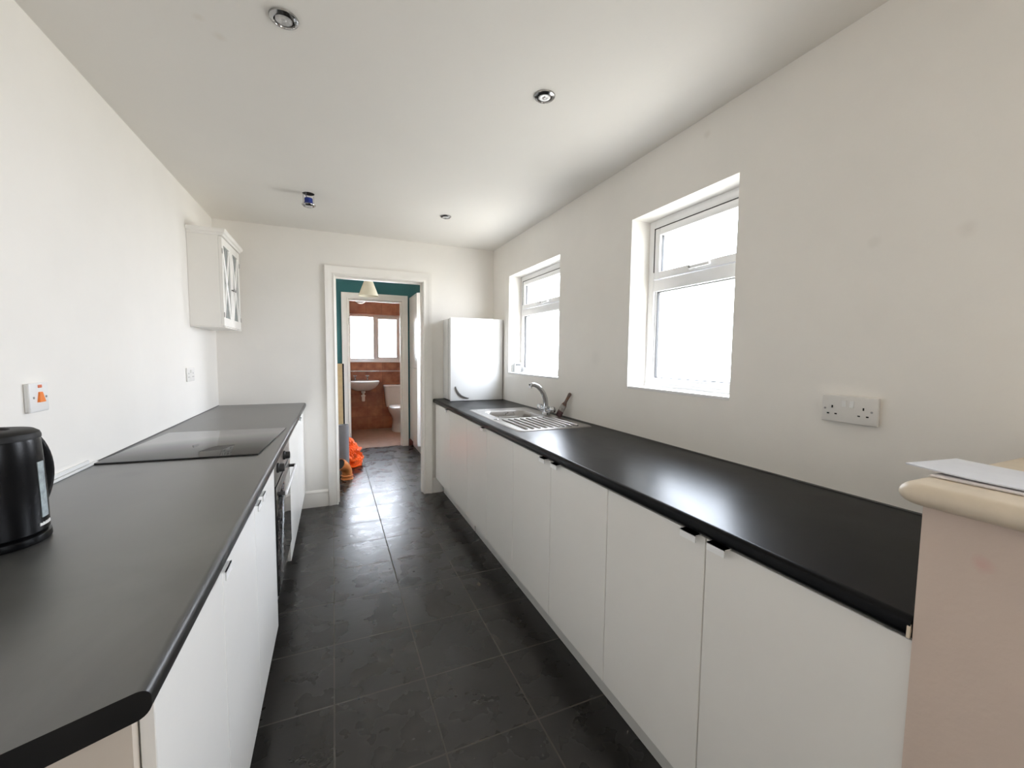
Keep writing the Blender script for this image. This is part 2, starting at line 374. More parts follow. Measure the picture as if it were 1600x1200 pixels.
# ------------------------------------------------------------------ door casings
def casing(b, x0, x1, z, y, prof):
    """mitred architrave round an opening on a wall facing -y; prof: (outward offset, projection)"""
    path = [(x0, 0, -1, 0), (x0, z, -1, 1), (x1, z, 1, 1), (x1, 0, 1, 0)]
    loops = []
    for (px, pz, sx, sz) in path:
        loops.append([Vector((px + sx * o, y - d, pz + sz * o)) for o, d in prof])
    b.loft(loops, True, True, True)
    return b
PR = [(0, 0), (0, .008), (.006, .014), (.014, .014), (.018, .010), (.045, .012), (.056, .018), (.066, .022), (.074, .022), (.076, 0)]
b = B(); casing(b, .016 + .006, .772, 1.992, YF, [(o, d) for o, d in PR[:-3]] + [(.078, .022), (.080, 0)])
door1 = struct('door_1', b, 'trim', 'white door casing between kitchen and lobby', 'doorway')
b = B().box(.006, YF + .001, 0, .022, LY0 + .005, 1.992).box(.772, YF + .001, 0, .790, LY0 + .005, 1.992).box(.006, YF + .001, 1.992, .790, LY0 + .005, 2.01)
b.box(.022, YF + .05, 0, .032, YF + .09, 1.982).box(.762, YF + .05, 0, .772, YF + .09, 1.982).box(.022, YF + .05, 1.980, .772, YF + .09, 1.992)
obj('door_lining', b, 'trim', door1)
b = B(); casing(b, .196, .897, 2.062, LY1, [(o * 1.15, d) for o, d in PR])
door2 = struct('door_2', b, 'trim', 'white door casing between lobby and bathroom', 'doorway')
b = B().box(.182, LY1 + .001, 0, .196, BY0 + .005, 2.062).box(.897, LY1 + .001, 0, .911, BY0 + .005, 2.062).box(.182, LY1 + .001, 2.062, .911, BY0 + .005, 2.076)
b.box(.196, LY1 + .03, 0, .212, LY1 + .065, 2.045).box(.881, LY1 + .03, 0, .897, LY1 + .065, 2.045).box(.196, LY1 + .03, 2.045, .897, LY1 + .065, 2.062)
obj('door_lining', b, 'trim', door2)
for z in (1.72, .14): obj('hinge', B().box(.196, LY1 + .004, z, .200, LY1 + .029, z + .085), 'screw', door2)

# skirtings
SK = [(0, 0), (0, .015), (.105, .015), (.118, .011), (.128, .013), (.142, .006), (.145, 0)]
def skirt(name, x0, x1, y, lab, mat='trim'):
    b = B().prism(SK, lambda p: Vector((x0, y - p[1], p[0])), lambda p: Vector((x1, y - p[1], p[0])))
    return struct(name, b, mat, lab, 'skirting')
skirt('baseboard_far_left', -.80, -.060, YF, 'white skirting board left of the doorway')
skirt('baseboard_far_right', .855, .953, YF, 'white skirting board right of the doorway')
b = B().box(.99, LY1 - .012, 0, LX1, LY1, .10, .003); struct('baseboard_lobby', b, 'skirt_red', 'dark red skirting beside the bathroom doorway', 'skirting')

# ------------------------------------------------------------------ windows
def window(name, w, lab, gap):
    y0, y1, z0, z1 = w; xi, xo = XR + .12, XR + .18
    f = .045
    b = B()
    zt0, zt1 = z0 + .52, z0 + .58
    b.box(xi, y0, z0 + .015, xo, y0 + f, z1, .004).box(xi, y1 - f, z0 + .015, xo, y1, z1, .004)
    b.box(xi, y0 + f, z1 - f, xo, y1 - f, z1, .003).box(xi, y0 + f, z0 + .015, xo, y1 - f, z0 + .015 + f, .003)
    b.box(xi, y0 + f, zt0, xo, y1 - f, zt1, .003)
    # inner bead step round the big pane
    b.box(xi + .012, y0 + f, z0 + .06, xo - .005, y0 + f + .012, zt0).box(xi + .012, y1 - f - .012, z0 + .06, xo - .005, y1 - f, zt0)
    b.box(xi - .004, y0, z0 + .012, xi + .002, y1, z0 + .03)
    root = struct(name, b, 'upvc', lab, 'window')
    obj('window_sill', B().box(XR + .001, y0 + .001, z0, xi, y1 - .001, z0 + .014, .003), 'upvc', root)
    # gaskets round the glass and round the vent
    g = B()
    def rect(gy0, gy1, gz0, gz1, x0, x1, t):
        g.box(x0, gy0, gz0, x1, gy0 + t, gz1).box(x0, gy1 - t, gz0, x1, gy1, gz1).box(x0, gy0, gz1 - t, x1, gy1, gz1).box(x0, gy0, gz0, x1, gy1, gz0 + t)
    rect(y0 + f + .012, y1 - f - .012, z0 + .06, zt0, xi + .014, xi + .03, .004)
    rect(y0 + f + .040, y1 - f - .040, zt1 + .034, z1 - f - .034, xi + .008, xi + .022, .004)
    vx0, vx1 = xi - .0068, xi - .0005
    g.box(vx0, y1 - f - .0055, zt1 + .04, vx1, y1 - f - .0005, z1 - f).box(vx0, y0 + f + .0005, zt1 + .04, vx1, y0 + f + .0055, z1 - f).box(vx0, y0 + f, z1 - f - .0045, vx1, y1 - f, z1 - f - .0005)
    obj('gasket', g, 'gasket', root)
    obj('window_pane', B().box(xi + .024, y0 + f + .012, z0 + .06, xi + .028, y1 - f - .012, zt0), 'glass', root)
    # top-hung vent sash, a little open at the bottom
    s = B(); a0, a1, c0, c1 = y0 + f + .005, y1 - f - .005, zt1 + .004, z1 - f - .004
    t = .036
    s.box(xi - .006, a0, c0, xi + .04, a0 + t, c1, .004).box(xi - .006, a1 - t, c0, xi + .04, a1, c1, .004)
    s.box(xi - .006, a0 + t, c1 - t, xi + .04, a1 - t, c1, .003).box(xi - .006, a0 + t, c0, xi + .04, a1 - t, c0 + t, .003)
    vs = obj('vent_sash', s, 'upvc', root)
    obj('window_pane', B().box(xi + .016, a0 + t, c0 + t, xi + .020, a1 - t, c1 - t), 'glass', vs)
    ym = (y0 + y1) / 2
    h = B().box(xi - .018, ym - .02, c0 + .006, xi - .006, ym + .02, c0 + .028, .003).box(xi - .034, ym - .11, c0 + .008, xi - .018, ym + .012, c0 + .024, .005)
    obj('window_handle', h, 'upvc', vs)
    obj('handle_button', B().cyl((xi - .034, ym, c0 + .016), (xi - .037, ym, c0 + .016), .006), 'screw', vs)
    return root
window('window_1', W1, 'near white framed window above the worktop', 1)
window('window_2', W2, 'far white framed window above the sink', 1)
def plain_window(name, axis, p, w, lab):
    a0, a1, z0, z1 = w; f = .05; b = B()
    bx = (lambda u0, v0, u1, v1, e=0: (p + e, u0, v0, p + .05 - e, u1, v1)) if axis == 'x' else (lambda u0, v0, u1, v1, e=0: (u0, p + e, v0, u1, p + .05 - e, v1))
    for q in ((a0, z0, a0 + f, z1), (a1 - f, z0, a1, z1), (a0 + f, z0, a1 - f, z0 + f), (a0 + f, z1 - f, a1 - f, z1), ((a0 + a1) / 2 - .03, z0 + f, (a0 + a1) / 2 + .03, z1 - f)): b.box(*bx(*q))
    r = struct(name, b, 'upvc', lab, 'window')
    for q in ((a0 + f, z0 + f, (a0 + a1) / 2 - .03, z1 - f), ((a0 + a1) / 2 + .03, z0 + f, a1 - f, z1 - f)): obj('window_pane', B().box(*bx(*q, .022)), 'glass', r)
plain_window('added_window_rear', 'x', XR + .12, W4, 'unseen window added behind the camera for fill light')  # added out of view to light the near end of the kitchen
plain_window('added_window_lobby', 'x', LX1 + .03, W6, 'unseen window added in the lobby to brighten it')  # added out of view as the lobby's own light source
# bathroom window
y0 = BY1 + .07; b = B(); f = .045
x0, x1, z0, z1 = W3; xm = (x0 + x1) / 2 + .002
b.box(x0, y0, z0, x0 + f, y0 + .06, z1, .004).box(x1 - f, y0, z0, x1, y0 + .06, z1, .004).box(x0 + f, y0, z1 - f, x1 - f, y0 + .06, z1, .004)
b.box(x0 + f, y0, z0, x1 - f, y0 + .06, z0 + f, .004).box(xm - .03, y0, z0 + f, xm + .03, y0 + .06, z1 - f, .004)
win3 = struct('window_3', b, 'upvc', 'two-pane bathroom window seen through both doorways', 'window')
obj('window_sill', B().box(x0, BY1 - .01, z0 - .02, x1, y0, z0 + .004, .004), 'upvc', win3)
rs = B(); t = .03
rs.box(xm + .03, y0 - .012, z0 + f, xm + .03 + t, y0 + .03, z1 - f, .003).box(x1 - f - t, y0 - .012, z0 + f, x1 - f, y0 + .03, z1 - f, .003)
rs.box(xm + .03 + t, y0 - .012, z0 + f, x1 - f - t, y0 + .03, z0 + f + t, .003).box(xm + .03 + t, y0 - .012, z1 - f - t, x1 - f - t, y0 + .03, z1 - f, .003)
sash = obj('casement_sash', rs, 'upvc', win3)
obj('window_handle', B().box(xm + .036, y0 - .026, 1.58, xm + .054, y0 - .012, 1.64, .003).box(xm + .038, y0 - .04, 1.50, xm + .052, y0 - .026, 1.625, .004), 'upvc', sash)
obj('window_pane', B().box(x0 + f, y0 + .03, z0 + f, xm - .03, y0 + .034, z1 - f), 'glass', win3)
obj('window_pane', B().box(xm + .03 + t, y0 + .01, z0 + f + t, x1 - f - t, y0 + .014, z1 - f - t), 'glass', sash)

# ------------------------------------------------------------------ right-hand run
FX = .882                       # door fronts on the right
def handle_r(b, y, fx, s):
    """edge pull hooked over the top of a door: s=+1 projects to -x"""
    z = .860
    b.box(min(fx, fx - s * .023), y - .026, z + .0055, max(fx, fx - s * .023), y + .026, z + .0080)
    b.box(min(fx - s * .023, fx - s * .0205), y - .026, z - .012, max(fx - s * .023, fx - s * .0205), y + .026, z + .008)
    b.box(min(fx, fx + s * .019), y - .026, z + .0055, max(fx, fx + s * .019), y + .026, z + .0080)
    return b
def base_unit(name, y0, y1, side, doors, label, group, cmat='carcass', dz0=.147, dz1=.863):
    s = 1 if side == 'R' else -1
    fx = FX if side == 'R' else -.240
    back = XR - .012 if side == 'R' else XL + .012
    root = thing(name, label, 'kitchen cabinet', ((fx + back) / 2, (y0 + y1) / 2, .145), 0, group)
    xa, xb = sorted((fx + s * .021, back))
    c = B().box(xa, y0 + .001, .147, xb, y0 + .018, .870).box(xa, y1 - .018, .147, xb, y1 - .001, .870)
    c.box(xa, y0 + .018, .147, xb, y1 - .018, .165)
    bx = sorted((back, back - s * .010)); c.box(bx[0], y0 + .018, .165, bx[1], y1 - .018, .870)
    rx = sorted((fx + s * .021, fx + s * .10)); c.box(rx[0], y0 + .018, .852, rx[1], y1 - .018, .870)
    obj('carcass', c, cmat, root)
    for (d0, d1, hy) in doors:
        da, db = sorted((fx, fx + s * .018))
        d = obj('door', B().box(da, d0 + .0018, dz0, db, d1 - .0018, dz1, .0012, 1), 'door', root)
        if hy:
            h = obj('handle', handle_r(B(), hy, fx, s), 'alu', d, label='small metal edge pull')
            h.data.materials.append(M['plate_reflection'])
            for p in h.data.polygons:
                if p.normal.z > .7 and side == 'R': p.material_index = 1  # right-hand top faces coloured dark as if mirroring the worktop edge
    return root
RG = 'white base cabinets under the right worktop'
base_unit('base_cabinet', .336, 1.180, 'R', [(.336, .760, .712), (.760, 1.180, .800)], 'nearest white two-door base cabinet on the right, beside the beige half wall', RG)
base_unit('base_cabinet', 1.180, 2.020, 'R', [(1.180, 1.597, 1.535), (1.597, 2.020, 1.645)], 'white two-door base cabinet on the right just nearer than the sink', RG)
base_unit('base_cabinet', 2.020, 2.862, 'R', [(2.020, 2.440, 0), (2.440, 2.862, 2.480)], 'white two-door base cabinet directly under the steel sink', RG)
base_unit('base_cabinet', 2.862, 3.866, 'R', [(2.862, 3.350, 0), (3.350, 3.866, 3.395)], 'farthest white base cabinet on the right, under the boiler beside the doorway', RG)
single('plinth_board', B().box(.957, .336, .001, .972, 2.884, .144, .001, 1), 'plinth', 'long white kickboard along the floor under the right cabinets', 'plinth', (.965, 1.6, .001))
single('plinth_board', B().box(.957, 2.898, .001, .972, 3.862, .144, .001, 1), 'plinth', 'short white kickboard piece beyond the dark joint, by the doorway', 'plinth', (.965, 3.4, .001))

def top_profile(xf, xb, z0, z1, r=.014):
    s = 1 if xb > xf else -1
    P = []
    for k in range(7): a = R(90 * k / 6); P.append((xf + s * (r - r * math.sin(R(90) - a)), 0, 0))
    pts = []
    for k in range(7): a = R(90 * k / 6); pts.append((xf + s * (r - r * math.cos(a)), z1 - r + r * math.sin(a)))       # front -> top
    pts += [(xb, z1), (xb, z0)]
    for k in range(7): a = R(90 * k / 6); pts.append((xf + s * (r - r * math.sin(a)), z0 + r - r * math.cos(a)))        # bottom -> front
    return pts
def ext(b, prof, y0, y1): return b.prism(prof, lambda p: Vector((p[0], y0, p[1])), lambda p: Vector((p[0], y1, p[1])))
b = B(); xf = .862; pr = top_profile(xf, XR - .001, .872, WT)
CX0, CX1, CY0, CY1 = .985, 1.345, 2.485, 2.895
ext(b, pr, .337, CY0); ext(b, pr, CY1, YF - .001)
ext(b, top_profile(xf, CX0, .872, WT), CY0, CY1); b.box(CX1, CY0, .872, XR - .001, CY1, WT)
tr = thing('worktop', 'long black worktop on the right with the steel sink set in it', 'worktop', (1.16, 2.1, .872))
obj('top', b, 'top_r', tr)
b = B().prism([(.8605, .8755), (.8610, .894), (.864, .899), (.866, .889), (.864, .876)], lambda p: Vector((p[0], .3365, p[1])), lambda p: Vector((p[0], .341, p[1])))
obj('end_chip', b, 'cream', tr, label='pale chipped end of the front edge')
obj('wall_seal', B().box(XR - .004, .34, WT, XR - .001, YF - .01, WT + .004), 'seal', tr)

# half wall on the near right with its board and papers
b = B().box(.866, YB, 0, XR, .335, 1.104); struct('wall_half', b, 'pink', 'beige pink half wall at the end of the right worktop', 'wall')
b = B()
prof = []
x0, r = .826, .0172
for k in range(13): a = R(90 + 180 * k / 12); prof.append((x0 + r + r * math.cos(a), 1.1222 + r * math.sin(a)))
loops = []
for ins, zz in [(r * (1 - math.cos(R(-90 + 180 * k / 12))), 1.1222 + r * math.sin(R(-90 + 180 * k / 12))) for k in range(13)]:
    cr = .022
    pts = [(XR - .002, YB + .01), (XR - .002, .358 - ins)]
    for k in range(7): a = R(90 + 90 * k / 6); pts.append((x0 + ins + cr + cr * math.cos(a), .358 - ins - cr + cr * math.sin(a)))
    pts += [(x0 + ins, YB + .01)]
    loops.append([Vector((p[0], p[1], zz)) for p in pts])
b.loft(loops)
single('ledge_board', b, 'cream', 'cream painted board with rounded nose capping the beige half wall', 'shelf board', (1.15, -.7, 1.105), sharp=40)
def sheet(name, pts, z, th, mat, label, curl=0):
    b = B(); c = Vector((sum(p[0] for p in pts) / len(pts), sum(p[1] for p in pts) / len(pts), 0))
    n = 8
    A, Bq, C_, D = [Vector((p[0], p[1], 0)) for p in pts]
    for zz in (0,):
        g = []
        for i in range(n + 1):
            row = []
            for j in range(n + 1):
                u, v = i / n, j / n
                q = A.lerp(Bq, u).lerp(D.lerp(C_, u), v)
                row.append((q.x, q.y, z + curl * max(0, q.y - .30) * 2.2 * (1 - v * .5)))
            g.append(row)
        vt = [[b.bm.verts.new(p) for p in r] for r in g]; vb = [[b.bm.verts.new((p[0], p[1], p[2] - th)) for p in r] for r in g]
        for i in range(n):
            for j in range(n):
                b.bm.faces.new((vt[i][j], vt[i + 1][j], vt[i + 1][j + 1], vt[i][j + 1])); b.bm.faces.new((vb[i][j], vb[i][j + 1], vb[i + 1][j + 1], vb[i + 1][j]))
        for i in range(n):
            for (a_, c_) in (((i, 0), (i + 1, 0)), ((i, n), (i + 1, n)), ((0, i), (0, i + 1)), ((n, i), (n, i + 1))):
                b.bm.faces.new((vt[a_[0]][a_[1]], vt[c_[0]][c_[1]], vb[c_[0]][c_[1]], vb[a_[0]][a_[1]]))
    return single(name, b, mat, label, 'paper', (c.x, c.y, z - th), 'papers on the ledge board')
sheet('paper_sheet', [(.905, .346), (1.050, .338), (1.050, .06), (.900, .07)], 1.1430, .0026, 'paper2', 'lower white envelope on the cream board, mostly under the other papers')
sheet('paper_sheet', [(.921, .384), (1.058, .368), (1.075, .07), (.905, .06)], 1.1475, .0022, 'paper', 'bluish white top sheet overhanging the far end of the cream board', .025)

# sink
sk = thing('sink', 'stainless steel inset sink with drainer in the right worktop', 'sink', (1.17, 2.52, WT))
SX0, SX1, SY0, SY1 = .930, 1.420, 2.052, 2.995
bx = (1.005, 2.515, 1.325, 2.870)
b = B()
out = rrect(SX0, SY0, SX1, SY1, .035, WT + .0005); out2 = rrect(SX0 + .006, SY0 + .006, SX1 - .006, SY1 - .006, .032, WT + .005)
out3 = rrect(SX0 + .02, SY0 + .02, SX1 - .02, SY1 - .02, .028, WT + .003)
inn = rrect(bx[0], bx[1], bx[2], bx[3], .06, WT + .003)
b.loft([out, out2, out3, inn], False, False)
obj('sink_rim', b, 'steel', sk, 50)
b = B(); L = []
for k, (ins, z, r) in enumerate(((0, WT + .003, .06), (.006, WT - .004, .058), (.012, WT - .03, .056), (.022, WT - .12, .055), (.040, WT - .148, .05), (.09, WT - .155, .04))):
    L.append(rrect(bx[0] + ins, bx[1] + ins, bx[2] - ins, bx[3] - ins, r, z))
b.loft(L, False, True); obj('sink_bowl', b, 'steel', sk, 60)
obj('waste', B().lathe([(.042, 0), (.042, .004), (.034, .002), (.02, .001)], (1.165, 2.69, WT - .155)), 'chrome', sk)
b = B()
for k in range(9):
    x = 1.00 + k * .042
    b.tube([(x, 2.10, WT + .0045), (x, 2.105, WT + .0055), (x, 2.28, WT + .0055), (x, 2.455, WT + .0052), (x, 2.46, WT + .0045)], .0065, 8)
obj('drainer_ridges', b, 'steel', sk)
obj('plug_hole_cover', B().lathe([(.016, 0), (.016, .003), (.012, .005)], (.965, 2.49, WT + .003), 20), 'chrome', sk)

# tap
tp = thing('mixer_tap', 'chrome mixer tap with curved spout behind the sink bowl', 'tap', (1.372, 2.569, WT))
b = B().lathe([(.030, .004), (.030, .010), (.025, .016), (.022, .035), (.025, .05), (.024, .062), (.017, .068)], (1.372, 2.569, WT), 28)
b.tube([(1.372, 2.500, WT + .036), (1.372, 2.638, WT + .036)], .016, 16)
obj('tap_body', b, 'chrome', tp)
path = [(1.370, .975), (1.3695, .995), (1.364, 1.030), (1.350, 1.065), (1.330, 1.093), (1.305, 1.115), (1.278, 1.127), (1.255, 1.128), (1.243, 1.122)]
b = B().tube([(x, 2.569, z) for x, z in path], [.017, .0175, .0175, .017, .0165, .0155, .0145, .0135, .013], 18)
b.cyl((1.250, 2.569, 1.122), (1.247, 2.569, 1.106), .0115, .0115, 16)
obj('spout', b, 'chrome', tp, 60)
for yy, s in ((2.490, -1), (2.648, 1)):
    b = B().cyl((1.372, yy - s * .012, WT + .036), (1.372, yy + s * .006, WT + .046), .017, .021, 18)
    b.lathe([(.0, -.022), (.018, -.020), (.023, -.008), (.023, .006), (.017, .018), (.0, .021)], (1.372, yy + s * .012, WT + .052), 14)
    obj('tap_handle', b, 'chrome', tp)

# paintbrush leaning on the wall
pb = thing('paint_brush', 'used paintbrush with brown handle leaning on the wall behind the sink', 'paintbrush', (1.404, 2.455, WT + .006))
P0 = Vector((1.404, 2.455, WT + .006)); P1 = Vector((1.455, 2.383, 1.082)); D = P1 - P0
def bl(u): return P0 + D * u
ax = D.normalized(); wv = Vector((-.35, .85, .4)); wv = (wv - ax * wv.dot(ax)).normalized(); tv = ax.cross(wv)
def oval(u, w, t_, n=16): return [bl(u) + wv * (w * math.cos(2 * math.pi * i / n)) + tv * (t_ * math.sin(2 * math.pi * i / n)) for i in range(n)]
obj('bristles', B().loft([oval(.0, .021, .003), oval(.03, .024, .007), oval(.27, .023, .009)]), 'bristle', pb)
obj('ferrule', B().loft([oval(.25, .0235, .0095), oval(.49, .0225, .009)]), 'brush_metal', pb)
obj('handle', B().loft([oval(.49, .021, .008), oval(.55, .016, .008), oval(.62, .0105, .007), oval(.8, .011, .007), oval(.94, .0135, .0075), oval(.985, .010, .006), oval(1.0, .005, .003)]), 'brush_wood', pb)

# boiler on the far end of the worktop
bo = thing('boiler', 'white wall boiler standing on the far end of the right worktop', 'boiler', (1.206, 3.75, WT + .003))
obj('case', B().box(.962, 3.622, WT + .006, 1.452, YF - .002, 1.655, .004), 'boiler', bo)
b = B().box(.956, 3.606, WT + .003, 1.457, 3.6225, 1.660, .004)
obj('front_cover', b, 'boiler', bo)
obj('case_joint', B().box(.9605, 3.70, WT + .006, .9625, 3.703, 1.652), 'seal', bo)
# raised curved grip
gp = []
arc = [(1.003, 1.045), (1.014, 1.016), (1.032, .988), (1.058, .964), (1.09, .948), (1.127, .938)]
up = [Vector((x, 3.606, z)) for x, z in arc]
b = B(); L = []
for i, (x, z) in enumerate(arc):
    wdt = .008 + .012 * math.sin(math.pi * (i + .4) / 5.8)
    dx, dz = .62 * wdt, .78 * wdt
    L.append([Vector((x, 3.606, z)), Vector((x, 3.594, z)), Vector((x - dx * .8, 3.596, z - dz * .8)), Vector((x - dx, 3.606, z - dz))])
b.loft(L); obj('grip', b, 'screw', bo, label='dark curved grip slot')

# thermostat on the far window sill
th = thing('thermostat', 'small white programmer with dark display on the far window sill', 'thermostat', (1.535, 3.47, W2[2] + .014))
z0 = W2[2] + .014
obj('housing', B().box(1.512, 3.448, z0, 1.580, 3.475, z0 + .088, .004), 'therm', th)
obj('display', B().box(1.521, 3.4465, z0 + .058, 1.571, 3.4485, z0 + .076), 'lcd', th)
for xx in (1.528, 1.545, 1.560): obj('button', B().box(xx - .005, 3.4455, z0 + .022, xx + .005, 3.4485, z0 + .036, .001), 'therm_key', th)
obj('back_box', B().box(1.502, 3.475, z0, 1.560, 3.489, z0 + .070, .003), 'therm', th)

# ------------------------------------------------------------------ left-hand run
LG = 'white base cabinets under the left worktop'
u = base_unit('base_cabinet', .700, 1.093, 'L', [(.700, 1.093, 1.045)], 'nearest white base cabinet on the left with an end panel coloured for dim light', LG)
ep = B().box(-.826, .682, .147, -.2585, .6995, .871); obj('end_panel', ep, 'dim_panel', u, label='end panel coloured beige for lack of light')  # panel colour carries the lack of light at this end
base_unit('base_cabinet', 1.093, 1.982, 'L', [(1.093, 1.508, 1.462), (1.508, 1.982, 1.554)], 'white two-door base cabinet on the left just nearer than the oven', LG)
base_unit('base_cabinet', 2.590, 3.245, 'L', [(2.590, 3.245, 3.199)], 'white base cabinet on the left just beyond the oven', LG)
base_unit('base_cabinet', 3.245, 3.888, 'L', [(3.245, 3.888, 3.290)], 'farthest white base cabinet on the left, against the far wall', LG)
single('plinth_board', B().box(-.332, .71, .001, -.316, 1.96, .144), 'plinth', 'white kickboard under the left cabinets before the oven', 'plinth', (-.32, 1.3, .001))
single('plinth_board', B().box(-.332, 2.62, .001, -.316, 3.876, .144), 'plinth', 'white kickboard under the left cabinets beyond the oven', 'plinth', (-.32, 3.2, .001))
b = B(); xf = -.220; pr = top_profile(xf, XL + .001, .872, WT)
b.prism(pr, lambda p: Vector((p[0], .636 + (p[0] - xf) * .495, p[1])), lambda p: Vector((p[0], YF - .001, p[1])))
tl = thing('worktop', 'long black worktop on the left carrying the kettle and hob', 'worktop', (-.53, 2.2, .872))
obj('top', b, 'top_l', tl)
obj('wall_seal', B().box(XL + .001, 2.04, WT, XL + .004, YF - .01, WT + .004), 'seal', tl)
b = B().box(XL + .001, 1.00, WT + .0005, XL + .016, 2.028, WT + .008, .0015).box(XL + .001, 1.00, WT + .009, XL + .008, 1.985, WT + .022, .0015)
single('trim_strip', b, 'plastic', 'loose white plastic strip along the wall behind the kettle', 'strip', (XL + .008, 1.5, WT))

# hob
hb = thing('hob', 'black glass hob set on the left worktop', 'hob', (-.537, 2.293, WT), R(-4.0))
obj('glass_top', B().box(-.268, -.318, .0005, .268, .318, .0065, .002), 'hob', hb, local=True)

# oven
ov = thing('oven', 'built-in black glass oven under the hob with steel handle', 'oven', (-.53, 2.286, .262))
OY0, OY1, OF = 1.987, 2.586, -.240
obj('oven_body', B().box(-.80, OY0 + .01, .268, OF - .004, OY1 - .01, .868), 'black_matt', ov)
obj('control_panel', B().box(OF - .004, OY0, .760, OF + .004, OY1, .868, .0015), 'steel_dark', ov)
dr = obj('oven_door', B().box(OF - .003, OY0, .276, OF + .005, OY1, .752, .0015), 'bglass', ov)
obj('door_rail', B().box(OF + .0045, OY0 + .002, .700, OF + .0062, OY1 - .002, .750, .0006), 'steel_dark', dr)
obj('vent_strip', B().box(OF - .006, OY0, .262, OF + .001, OY1, .274), 'steel_dark', ov)
b = B()
b.box(-.2045, 2.015, .711, -.1955, 2.525, .727, .002)
hd = obj('handle', b, 'alu', dr)
for yy in (2.022, 2.518): obj('handle_bracket', B().cyl((OF + .005, yy, .719), (-.2040, yy, .719), .0085), 'knob', hd)
for yy in (2.052, 2.300):
    k = B().lathe([(.022, .004), (.0215, .012), (.018, .014), (.017, .030), (.0165, .033), (.012, .034)], (OF, yy, .826), 28, 'x')
    obj('knob', k, 'knob', ov)

# kettle
kc = Vector((-.682, 1.242, WT + .0008))
kt = thing('kettle', 'black electric kettle with water gauge on the left worktop', 'kettle', tuple(kc))
prof = [(.080, .020), (.083, .024), (.0825, .10), (.080, .17), (.0775, .222), (.076, .228)]
obj('kettle_body', B().lathe(prof, kc, 48), 'black', kt)
obj('power_base', B().lathe([(.084, .0), (.086, .004), (.085, .016), (.078, .0195)], kc, 48), 'black', kt)
obj('lid', B().lathe([(.0785, .2285), (.0785, .234), (.076, .241), (.068, .247), (.050, .2495), (.034, .2495), (.031, .245), (.012, .2440)], kc, 48), 'black_matt', kt)
ga = math.atan2(-1.242 + .30, .682 - .10)        # roughly towards the aisle
def on(ang, r, z): return kc + Vector((math.cos(ang) * r, math.sin(ang) * r, z))
gA = R(-26)
def patch(b, a0, a1, z0, z1, r0, r1, n=6):
    inner = []; outer = []
    L = []
    for i in range(n + 1):
        a = a0 + (a1 - a0) * i / n
        L.append([on(a, r0, z0), on(a, r1, z0), on(a, r1 - .0022 * (z1 - z0) / .1, z1), on(a, r0 - .0022 * (z1 - z0) / .1, z1)])
    b.loft(L); return b
obj('water_gauge', patch(B(), R(-6), R(9), .052, .176, .080, .0842), 'gauge', kt, label='clear grey water gauge')
lb = B()
for i in range(9):
    a = R(-10 + i * 2.9); w = R(1.05); lb_z = .0345
    patch(lb, a - w, a + w, lb_z, lb_z + (.0065 if i % 2 == 0 else .0052), .080, .0846, 2)
obj('lettering', lb, 'alu', kt, label='small silver lettering strip')
hp = []
ha = R(72)
for k in range(15):
    t = k / 14; z = .040 + .190 * t; rr = .078 + .040 * math.sin(math.pi * min(1, max(0, t))) ** .6
    hp.append(on(ha, rr, z))
obj('handle', B().tube(hp, [.011 + .003 * math.sin(math.pi * k / 14) for k in range(15)], 14), 'black', kt, 60)
obj('spout', B().loft([[on(R(218 + a), .078, .170) for a in (-12, -4, 4, 12)] , [on(R(218 + a * .8), .094, .205) for a in (-12, -4, 4, 12)], [on(R(218 + a), .080, .2275) for a in (-14, -5, 5, 14)]], True, True), 'black', kt)

# wall cabinet with crossed glazed doors
wc = thing('wall_cabinet', 'small white wall cabinet with crossed glazed doors in the far left corner', 'cabinet', (XL, 3.52, 1.497))
CY0_, CY1_, CF = 3.256, 3.792, -.650
obj('cabinet_body', B().box(XL + .001, CY0_, 1.500, CF - .020, CY1_, 2.085, .001, 1), 'door', wc)
CO = [(0, 2.080), (.006, 2.082), (.010, 2.094), (.020, 2.100), (.024, 2.112), (.024, 2.122), (0, 2.122)]
b = B(); path = [(XL + .002, CY0_, 0, -1), (CF, CY0_, 1, -1), (CF, CY1_, 1, 1), (XL + .002, CY1_, 0, 1)]
b.loft([[Vector((px + sx * o, py + sy * o, z)) for o, z in CO] for px, py, sx, sy in path], True, True)
b.box(XL + .002, CY0_, 2.086, CF, CY1_, 2.1215)
obj('cornice', b, 'door', wc)
obj('light_rail', B().box(XL + .002, CY0_ - .003, 1.492, CF + .004, CY1_ + .003, 1.4995, .001), 'door', wc)
ym = (CY0_ + CY1_) / 2
